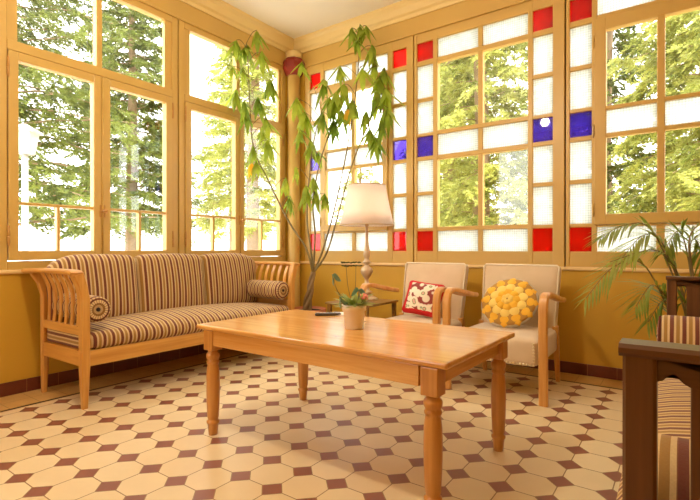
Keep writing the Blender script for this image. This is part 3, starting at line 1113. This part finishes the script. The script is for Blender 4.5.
def petal(bm, ang, r0, r1, wd, zl, tip):
    n = 7
    rows = []
    for i in range(n):
        s = i/(n-1)
        r = r0+(r1-r0)*s
        w_ = wd*math.sin(PI*min(0.98, 0.16+0.80*s))**0.7*(1 if s < 0.98 else 0.35)
        row = []
        for k in (-1, -0.5, 0, 0.5, 1):
            px_, py_ = r, w_*k
            zz = zl-0.018*s+0.018*math.sin(PI*s)*(1-0.6*k*k)+tip*s*s*0.0
            row.append(bm.verts.new((px_*math.cos(ang)-py_*math.sin(ang), px_*math.sin(ang)+py_*math.cos(ang), zz)))
        rows.append(row)
    bot = [[bm.verts.new(v_.co-Vector((0, 0, 0.012))) for v_ in row] for row in rows]
    for A, flip in ((rows, 0), (bot, 1)):
        for i in range(n-1):
            for k in range(4):
                q = [A[i][k], A[i+1][k], A[i+1][k+1], A[i][k+1]]
                bm.faces.new(q[::-1] if flip else q).smooth = True
    for i in range(n-1):
        bm.faces.new((rows[i][0], bot[i][0], bot[i+1][0], rows[i+1][0]))
        bm.faces.new((rows[i][4], rows[i+1][4], bot[i+1][4], bot[i][4]))
    for k in range(4):
        bm.faces.new((rows[-1][k], bot[-1][k], bot[-1][k+1], rows[-1][k+1]))


bm = bm_new()
lathe(bm, [(0.03, -0.058), (0.12, -0.05), (0.175, -0.026), (0.197, 0.0), (0.188, 0.012), (0.16, 0.022)], 40, (0, 0, 0), False)
bmesh.ops.transform(bm, matrix=tilt, verts=bm.verts)
ob('cushion_body', bm, FGREY, fc)
bm = bm_new()
lathe(bm, [(0.189, 0.010), (0.172, 0.024), (0.1, 0.040), (0.02, 0.048)], 40)
bmesh.ops.transform(bm, matrix=tilt, verts=bm.verts)
ob('cushion_front', bm, FDARK, fc)
for (cnt, r0, r1, wd, zl, off, mt_) in ((12, 0.10, 0.196, 0.046, 0.026, 0.0, PETAL), (10, 0.06, 0.15, 0.040, 0.038, 0.3, PETAL2), (8, 0.03, 0.098, 0.030, 0.048, 0.1, PETAL), (6, 0.006, 0.052, 0.018, 0.056, 0.5, PETAL2)):
    for k in range(cnt):
        bm = bm_new()
        petal(bm, 2*PI*k/cnt+off, r0, r1, wd*0.96, zl, 0)
        bmesh.ops.transform(bm, matrix=tilt, verts=bm.verts)
        ob('petal', bm, mt_, fc)

# ------------------------------------------------------------------ red floral cushion
t = NT('red_floral_fabric')
x, y, z = t.xyz()
vor = t.n('TexVoronoi', None, Vector=t.obj(), Scale=19.0)
base = t.ramp(vor.outputs['Distance'], [(0.0, lin(226, 120, 120)), (0.16, lin(236, 190, 170)), (0.24, lin(120, 140, 70)), (0.36, lin(246, 232, 206)), (0.62, lin(246, 232, 206)), (0.7, lin(150, 60, 50))])
edge = t.math('MAXIMUM', t.math('ABSOLUTE', x), t.math('ABSOLUTE', z))
isr = t.math('GREATER_THAN', t.math('ADD', edge, t.math('MULTIPLY', t.noise(14, 2), 0.03)), 0.122)
c = t.mix(isr, base, lin(206, 28, 30))
FLORAL = t.end(t.pbr(c, 0.8))
bm = bm_new()
rbox(bm, (0, 0, 0), (0.155, 0.035, 0.140), 0.034, (14, 6, 14), (0, 0.045, 0), lambda q: Vector((q.x*(1-0.12*(1-(q.z/0.140)**2)*0.5), q.y, q.z*(1-0.06*(1-(q.x/0.155)**2)))))
flo = ob('floral_cushion', bm, FLORAL)
flo.location = (1.845, -0.51, 0.545)
flo.rotation_euler = (-0.45, 0.10, 0.05)
tag(flo, 'square floral cushion with red border leaning on the left armchair', 'cushion')

# ------------------------------------------------------------------ side table and lamp
OLIVE = wood('olive_stained_wood', lin(120, 84, 34), lin(164, 120, 54), 0, 0.35, False, 0.1)
stb = thing('side_table', 'low olive-brown side table under the lamp beside the left armchair', 'table', (1.225, -0.45, 0))
bm = bm_new(); box(bm, -0.22, 0.22, -0.25, 0.25, 0.462, 0.482, 0.004)
ob('tabletop', bm, OLIVE, stb)
for sx in (-1, 1):
    for sy in (-1, 1):
        bm = bm_new()
        sweep(bm, [(sx*0.19, sy*0.22, 0), (sx*0.19, sy*0.22, 0.462)], (1, 0, 0), [0.022, 0.034], [0.022, 0.034], 0, 0.003)
        ob('leg', bm, OLIVE, stb)

t = NT('cream_lampshade')
c = t.mix(t.noise(120, 2), lin(250, 236, 222), lin(253, 244, 234))
a = t.n('BsdfDiffuse', None, Color=c).outputs[0]
b = t.n('BsdfTranslucent', None, Color=c).outputs[0]
SHADE = t.end(t.mixsh(0.5, a, b))
SHTRIM = paint('shade_trim', lin(206, 176, 130), 0.6, 0.05, 10)
t = NT('antique_silver_lamp')
c = t.mix(t.noise(20, 3), lin(180, 150, 110), lin(232, 214, 182))
LAMPM = t.end(t.pbr(c, 0.3, None, Metallic=0.35))
lp = thing('table_lamp', 'tall table lamp with cream shade and turned stem on side table', 'lamp', (1.182, -0.318, 0.482))
bm = bm_new()
lathe(bm, [(0.10, 0.0), (0.10, 0.012), (0.085, 0.02), (0.05, 0.035), (0.036, 0.05), (0.05, 0.062), (0.052, 0.07), (0.028, 0.082), (0.022, 0.10)], 28)
ob('lamp_base', bm, LAMPM, lp)
bm = bm_new()
lathe(bm, [(0.022, 0.10), (0.018, 0.115), (0.042, 0.13), (0.045, 0.137), (0.02, 0.148), (0.016, 0.18), (0.03, 0.20), (0.052, 0.235), (0.056, 0.26), (0.048, 0.282), (0.022, 0.30), (0.018, 0.315), (0.036, 0.33), (0.04, 0.338), (0.022, 0.352), (0.018, 0.37), (0.028, 0.39), (0.032, 0.41), (0.024, 0.45), (0.017, 0.50), (0.014, 0.56), (0.014, 0.66), (0.02, 0.665), (0.02, 0.70), (0.008, 0.71), (0.005, 0.715), (0.005, 1.03)], 24)
ob('stem', bm, LAMPM, lp)
bm = bm_new()
SB, ST = 0.667, 1.025
segs = 56
prof_o = [(0.245, SB), (0.216, SB+0.12), (0.192, SB+0.24), (0.172, ST)]
prof_i = [(r-0.003, zz) for r, zz in prof_o][::-1]
lathe(bm, prof_o+prof_i+[prof_o[0]], segs, (0, 0, 0), False)
bmesh.ops.remove_doubles(bm, verts=bm.verts, dist=1e-5)
sh = ob('lamp_shade', bm, SHADE, lp)
for (r, zz) in ((0.246, SB), (0.173, ST)):
    bm = bm_new()
    tube(bm, [(r*math.cos(2*PI*k/48), r*math.sin(2*PI*k/48), zz) for k in range(49)], 0.0045, 6)
    ob('shade_trim', bm, SHTRIM, sh)
bm = bm_new()
for k in range(3):
    a_ = 2*PI*k/3
    tube(bm, [(0.004*math.cos(a_), 0.004*math.sin(a_), ST-0.01), (0.169*math.cos(a_), 0.169*math.sin(a_), ST-0.004)], 0.003, 6)
lathe(bm, [(0.006, ST-0.015), (0.012, ST-0.005), (0.012, ST+0.004), (0.006, ST+0.02), (0.002, ST+0.028)], 12)
ob('shade_carrier', bm, LAMPM, lp)
t = NT('lit_bulb')
BULB = t.end(t.n('Emission', None, Color=(1.0, 0.88, 0.76, 1), Strength=4.0).outputs[0])
bm = bm_new(); lathe(bm, [(0.012, 0.72), (0.02, 0.745), (0.034, 0.79), (0.036, 0.815), (0.026, 0.84), (0.006, 0.85)], 18)
ob('bulb', bm, BULB, lp)

# ------------------------------------------------------------------ tall money tree in the corner
LEAF = leaf_mat('money_tree_leaf', lin(110, 144, 44), lin(200, 212, 78), 0.62, 0.35)
STEMB = paint('braided_bark', lin(150, 124, 84), 0.8, 0.3, 20, 0.4)
STEMG = paint('green_stem', lin(126, 108, 62), 0.6, 0.2, 20)
TERRA = paint('terracotta', lin(196, 120, 78), 0.7, 0.1, 8)
SOIL = paint('soil', lin(62, 44, 30), 0.95, 0.3, 30, 0.5)
PB = Vector((0.47, -0.31, 0))
mt = thing('money_tree', 'tall plant with braided trunk and drooping leaves in the room corner', 'potted plant', PB)
bm = bm_new()
lathe(bm, [(0.125, 0.0), (0.13, 0.01), (0.165, 0.28), (0.168, 0.285), (0.185, 0.29), (0.188, 0.345), (0.172, 0.345), (0.168, 0.325), (0.14, 0.318)], 32)
ob('pot', bm, TERRA, mt)
bm = bm_new(); lathe(bm, [(0.166, 0.30), (0.166, 0.322), (0.06, 0.332), (0.004, 0.334)], 24)
ob('soil', bm, SOIL, mt)
P0 = at(306, 312, 4.62)-PB
split = at(313, 272, 4.60)-PB
# three strands braided round each other
for k in range(3):
    pts = []
    for i in range(25):
        s = i/24
        c0 = Vector((P0.x, P0.y, 0.30)).lerp(split, s)
        a_ = 2*PI*k/3+s*5.2
        rr_ = 0.026*(1-0.45*s)
        pts.append(c0+Vector((math.cos(a_)*rr_, math.sin(a_)*rr_, 0)))
    bm = bm_new(); tube(bm, pts, [0.027*(1-0.5*i/24) for i in range(25)], 8)
    ob('trunk', bm, STEMB, mt)
stems_px = [([(313, 273), (306, 248), (289, 222), (268, 180), (254, 150), (250, 110), (248, 62), (246, 44)], [4.60, 4.60, 4.62, 4.58, 4.5, 4.42, 4.38, 4.36]),
            ([(313, 273), (311, 250), (307, 220), (309, 180), (314, 140), (322, 110)], [4.60, 4.62, 4.66, 4.66, 4.62, 4.6]),
            ([(313, 273), (315, 235), (313, 205), (318, 170), (330, 130), (336, 110)], [4.60, 4.58, 4.52, 4.45, 4.4, 4.38]),
            ([(314, 272), (322, 252), (333, 215), (343, 170), (352, 120), (358, 70), (360, 28)], [4.60, 4.60, 4.58, 4.52, 4.45, 4.4, 4.36]),
            ([(314, 272), (327, 252), (338, 215), (352, 165), (368, 125), (380, 100)], [4.60, 4.58, 4.52, 4.42, 4.32, 4.28])]
for pxs, ds in stems_px:
    pts = smooth_path([at(a[0], a[1], d)-PB for a, d in zip(pxs, ds)], 5)
    bm = bm_new(); n = len(pts)
    tube(bm, pts, [0.011-0.0075*i/(n-1) for i in range(n)], 7)
    ob('stem', bm, STEMG, mt)
# palmate clusters: position in the room, size, droop
clusters = []
rg = random.Random(11)
def cl(px_, py_, d, s):
    clusters.append((at(px_, py_, d)-PB, s))
for q in ((236, 40, 4.35, .20), (246, 44, 4.40, .2), (257, 30, 4.35, .19), (262, 52, 4.3, .22), (232, 66, 4.3, .16), (243, 68, 4.42, .15), (270, 80, 4.35, .22), (236, 90, 4.4, .2), (244, 100, 4.3, .17),
          (258, 98, 4.3, .2), (247, 112, 4.4, .18), (266, 118, 4.35, .22), (268, 140, 4.4, .22), (253, 146, 4.45, .18), (256, 160, 4.35, .19), (262, 128, 4.5, .15),
          (302, 62, 4.5, .19), (297, 98, 4.5, .24), (304, 112, 4.5, .24), (300, 130, 4.45, .2), (296, 168, 4.6, .16), (286, 178, 4.55, .18), (290, 196, 4.55, .17), (310, 140, 4.55, .22), (318, 152, 4.6, .2), (306, 186, 4.5, .2), (316, 192, 4.5, .2), (325, 194, 4.45, .17), (314, 178, 4.45, .18),
          (324, 80, 4.4, .22), (330, 98, 4.4, .22), (322, 112, 4.45, .22), (334, 120, 4.4, .22), (342, 110, 4.35, .22), (340, 66, 4.45, .2), (344, 84, 4.35, .24), (352, 100, 4.3, .24), (336, 92, 4.3, .24),
          (352, 28, 4.36, .2), (360, 24, 4.36, .2), (366, 26, 4.4, .2), (357, 38, 4.3, .18), (372, 46, 4.35, .2), (362, 66, 4.3, .22), (374, 62, 4.4, .2), (380, 76, 4.3, .26), (386, 88, 4.25, .26), (376, 92, 4.3, .26), (388, 108, 4.3, .22), (382, 120, 4.25, .22), (370, 130, 4.25, .22), (376, 138, 4.3, .2), (366, 112, 4.4, .18), (384, 66, 4.35, .22)):
    cl(*q)
P, D, L, Wd, S = [], [], [], [], []
VV, FF = [], []
def leaf_blade(p, d, ln, wd, side):
    """pointed oval leaf, gently folded along its midrib and curling down"""
    nn = 6
    b0 = len(VV)
    up = d.cross(side).normalized()
    for i in range(nn+1):
        s = i/nn
        w_ = wd*(math.sin(PI*s**0.8)**0.85 if 0 < s < 1 else 0.02)*0.5
        cpt = p+d*(ln*s)+Vector((0, 0, -1))*(0.22*ln*s*s)
        VV.append(cpt-side*w_+up*w_*0.25); VV.append(cpt-up*w_*0.1); VV.append(cpt+side*w_+up*w_*0.25)
    for i in range(nn):
        a_ = b0+3*i
        FF.append((a_, a_+1, a_+4, a_+3)); FF.append((a_+1, a_+2, a_+5, a_+4))
pet = []
for (c0, s) in clusters:
    n = rg.randint(6, 9)
    a0 = rg.uniform(0, 6.28)
    for k in range(n):
        a_ = a0+2*PI*k/n+rg.uniform(-.2, .2)
        dr = rg.uniform(0.6, 3.2)
        d = Vector((math.cos(a_), math.sin(a_), -dr)).normalized()
        side = d.cross(Vector((0, 0, 1))).normalized()
        leaf_blade(c0+Vector((0, 0, rg.uniform(-0.03, 0.015))), d, s*rg.uniform(0.55, 1.1), s*rg.uniform(0.20, 0.28), side)
    pet.append(c0)
def poly_obj(name, V_, F_, mat, parent):
    me = bpy.data.meshes.new(name)
    me.from_pydata([tuple(v_) for v_ in V_], [], F_)
    me.polygons.foreach_set('use_smooth', [True]*len(F_))
    me.materials.append(mat)
    o = bpy.data.objects.new(name, me)
    COL.objects.link(o)
    o.parent = parent
    return o
poly_obj('leaves', VV, FF, LEAF, mt)
# leaf stalks from the nearest stem
allst = []
for pxs, ds in stems_px:
    allst += smooth_path([at(a[0], a[1], d)-PB for a, d in zip(pxs, ds)], 8)
for c0 in pet:
    near = min(allst, key=lambda q: (q-(c0-Vector((0, 0, 0.08)))).length)
    mid = near.lerp(c0, 0.55)+Vector((0, 0, 0.03))
    bm = bm_new(); tube(bm, smooth_path([near, mid, c0], 4), 0.003, 5)
    ob('leaf_stalk', bm, STEMG, mt)
YEL = leaf_mat('yellow_leaf', lin(238, 184, 30), lin(252, 214, 70), 0.5)
for (px_, py_, d_) in ((252, 168, 4.35), (348, 114, 4.28)):
    VV, FF = [], []
    q = at(px_, py_-5, d_)-PB
    leaf_blade(q, Vector((0.1, 0.05, -1)).normalized(), 0.14, 0.05, Vector((0.8, 0.6, 0)))
    leaf_blade(q, Vector((-0.25, -0.1, -1)).normalized(), 0.12, 0.045, Vector((0.8, 0.6, 0)))
    yl = poly_obj('yellow_leaf', VV, FF, YEL, mt)
    yl['label'] = 'withering yellow leaf'

# ------------------------------------------------------------------ palm by the right wall
PALM = leaf_mat('palm_leaflet', lin(108, 136, 46), lin(196, 204, 96), 0.5, 0.35)
pp = Vector((3.55, -0.58, 0))
pm = thing('areca_palm', 'feathery green palm behind the dark wood settee by the right wall', 'potted plant', pp)
bm = bm_new()
lathe(bm, [(0.12, 0.0), (0.125, 0.01), (0.155, 0.26), (0.168, 0.265), (0.17, 0.31), (0.155, 0.31), (0.15, 0.28), (0.12, 0.275)], 28)
ob('pot', bm, TERRA, pm)
bm = bm_new(); lathe(bm, [(0.152, 0.26), (0.152, 0.284), (0.004, 0.29)], 20)
ob('soil', bm, SOIL, pm)
fronds = [((640, 262), (612, 268), (586, 298)), ((650, 228), (622, 226), (601, 238)), ((672, 262), (650, 250), (610, 262)), ((668, 300), (652, 285), (636, 306)),
          ((690, 236), (712, 222), (738, 232)), ((660, 240), (642, 236), (622, 258)), ((684, 240), (676, 232), (664, 252)), ((676, 320), (664, 300), (648, 322)), ((700, 285), (716, 275), (738, 300)), ((690, 250), (696, 240), (708, 268)), ((684, 300), (690, 285), (700, 310))]
fd = [2.75, 2.75, 2.7, 2.7, 2.6, 2.75, 2.8, 2.65, 2.6, 2.65, 2.65]
for (a_, b_, c_), d_ in zip(fronds, fd):
    base = Vector((rg.uniform(-.05, .05), rg.uniform(-.05, .05), 0.28))
    q1, q2, q3 = (at(v_[0], v_[1], d_)-pp for v_ in (a_, b_, c_))
    pth = smooth_path([base, base.lerp(q1, 0.5)+Vector((0, 0, 0.08)), q1, q2, q3], 7)
    bm = bm_new(); n = len(pth)
    tube(bm, pth, [0.006-0.0045*i/(n-1) for i in range(n)], 6)
    fo = ob('frond_stem', bm, STEMG, pm)
    VV, FF = [], []
    st = int(n*0.42)
    for i in range(st, n):
        for half in (0.0,):
            if i+half > n-1:
                continue
            p_ = pth[i] if half == 0 else pth[i].lerp(pth[i+1], 0.5)
            tn = (pth[min(i+1, n-1)]-pth[i-1]).normalized()
            sd = tn.cross(Vector((0, 0, 1)))
            sd = sd.normalized() if sd.length > 0.05 else Vector((1, 0, 0))
            f_ = (i-st)/(n-1-st)
            ln = 0.20*(0.55+0.75*math.sin(PI*min(1, f_*0.85+0.12)))
            for s in (-1, 1):
                d = (tn*0.75+sd*s*0.8+Vector((0, 0, rg.uniform(-0.25, 0.25)))).normalized()
                leaf_blade(p_, d, ln*rg.uniform(.7, 1.0), 0.013, d.cross(Vector((0, 0, 1))).normalized())
    poly_obj('leaflets', VV, FF, PALM, fo)

# ------------------------------------------------------------------ things on the coffee table
POTC = paint('pale_clay_pot', lin(246, 234, 214), 0.4, 0.05, 12)
PLP = at(354, 327, 2.262)
fp = thing('flowerpot', 'small plant in a pale clay pot on the pine coffee table', 'potted plant', (PLP.x, PLP.y, TZ))
bm = bm_new()
lathe(bm, [(0.044, 0.0), (0.046, 0.004), (0.052, 0.085), (0.058, 0.088), (0.060, 0.116), (0.054, 0.116), (0.050, 0.10), (0.03, 0.098)], 32)
ob('pot', bm, POTC, fp)
bm = bm_new(); lathe(bm, [(0.050, 0.09), (0.051, 0.100), (0.003, 0.104)], 20)
ob('soil', bm, SOIL, fp)
SUCC = leaf_mat('succulent_leaf', lin(140, 166, 84), lin(222, 224, 146), 0.5, 0.3)
SUCC2 = leaf_mat('grey_green_leaf', lin(96, 138, 112), lin(150, 180, 150), 0.3, 0.3)
VV, FF = [], []
for k in range(70):
    a_ = rg.uniform(0, 6.28)
    d = Vector((math.cos(a_), math.sin(a_), rg.uniform(0.1, 1.6))).normalized()
    r0 = rg.uniform(0.0, 0.03)
    leaf_blade(Vector((math.cos(a_)*r0, math.sin(a_)*r0, 0.10+rg.uniform(0, 0.02))), d, rg.uniform(0.06, 0.13), rg.uniform(0.014, 0.024), d.cross(Vector((0, 0, 1))).normalized())
poly_obj('leaves', VV, FF, SUCC, fp)
bm = bm_new()
org = Vector((PLP.x, PLP.y, TZ))
stalks = [((346, 265, 2.25), 'h'), ((356, 265, 2.27), 'h'), ((364, 297, 2.22), 'p'), ((333, 277, 2.24), 'l'), ((340, 300, 2.22), 'l'), ((359, 292, 2.24), 'b')]
heads = []
for (q, kd) in stalks:
    e = at(*q)-org
    tube(bm, smooth_path([Vector((e.x*0.12, e.y*0.12, 0.10)), Vector((e.x*0.75, e.y*0.75, 0.10+(e.z-0.10)*0.5)), e], 5), 0.0016, 5)
    heads.append((e, kd))
ob('stalks', bm, STEMG, fp)
SEED = paint('seed_head', lin(96, 92, 40), 0.8, 0.3, 40)
PINKF = paint('pink_flower', lin(240, 150, 130), 0.6, 0.15, 40)
rightv = Vector(tuple(_r))
for (e, kd) in heads:
    if kd == 'h':
        bm = bm_new()
        for k in range(26):
            a_ = rg.uniform(0, 6.28); r0 = 0.026*math.sqrt(rg.uniform(0, 1))
            z_ = rg.choice((-0.004, 0.012))
            rbox(bm, (e.x+math.cos(a_)*r0, e.y+math.sin(a_)*r0, e.z+z_+rg.uniform(-.002, .002)), (0.005, 0.005, 0.003), 0.0028, 3)
        ob('flower_head', bm, SEED, fp)
    elif kd == 'p':
        bm = bm_new()
        for k in range(12):
            a_ = k*2.4; r0 = 0.003*k**0.6
            rbox(bm, (e.x+math.cos(a_)*r0*1.3, e.y+math.sin(a_)*r0*1.3, e.z+0.012-0.0016*k), (0.008, 0.008, 0.007), 0.006, 4)
        f_ = ob('flower', bm, PINKF, fp)
        f_['label'] = 'pale pink flower'
    else:
        VV, FF = [], []
        for k in range(3 if kd != 'l' else 2):
            d = (rightv*(0.8-0.9*k)+Vector((0.1, 0.1, -0.5))).normalized()
            leaf_blade(e+Vector((0, 0, 0.012)), d, 0.045, 0.04, Vector((0.3, -0.4, 0.85)).normalized())
        poly_obj('round_leaf', VV, FF, SUCC2, fp)

# reading matter at the far end of the table
PAPER = paint('white_paper', lin(236, 230, 222), 0.6, 0.04, 12)
DKPL = paint('dark_plastic', lin(70, 62, 60), 0.35, 0.15, 14)
c_ = at(337, 312.5, 2.74)
bm = bm_new()
box(bm, -0.085, 0.085, -0.06, 0.06, 0, 0.006, 0.001)
rd = ob('paper_booklet', bm, PAPER)
rd.location = (c_.x+0.04, c_.y+0.035, TZ)
rd.rotation_euler = (0, 0, 0.55)
tag(rd, 'thin white paper booklet lying at far end of coffee table', 'booklet')
bm = bm_new()
rbox(bm, (0, 0, 0.0075), (0.075, 0.021, 0.0075), 0.0065, (12, 8, 6))
rc = thing('remote_control', 'dark remote control lying beside the paper booklet on coffee table', 'remote control', (c_.x-0.02, c_.y-0.06, TZ), 0.72)
ob('body', bm, DKPL, rc)
bm = bm_new()
for k in range(6):
    for j_ in (-1, 0, 1):
        box(bm, -0.065+0.02*k, -0.055+0.02*k, 0.011*j_-0.0035, 0.011*j_+0.0035, 0.0145, 0.0168, 0.0006)
ob('buttons', bm, paint('grey_button', lin(150, 146, 140), 0.5, 0.05, 10), rc)

# ------------------------------------------------------------------ pendant lamp (above the photograph's upper edge; mirrored in the blue pane)
t = NT('lit_opal_glass')
em = t.n('Emission', None, Color=(1.0, 0.88, 0.70, 1), Strength=118.0).outputs[0]
OPAL = t.end(em)
pl = thing('pendant_lamp', 'round opal pendant lamp hanging from the ceiling above the coffee table', 'lamp', (1.95, -2.9, CH))
bm = bm_new(); lathe(bm, [(0.05, 0.0), (0.05, -0.02), (0.012, -0.03), (0.006, -0.034), (0.006, -0.42), (0.03, -0.43), (0.035, -0.47)], 18)
ob('cord', bm, LAMPM, pl)
bm = bm_new(); lathe(bm, [(0.03, -0.47), (0.042, -0.485), (0.05, -0.51), (0.051, -0.53), (0.044, -0.555), (0.026, -0.572), (0.005, -0.578)], 24)
ob('globe', bm, OPAL, pl)
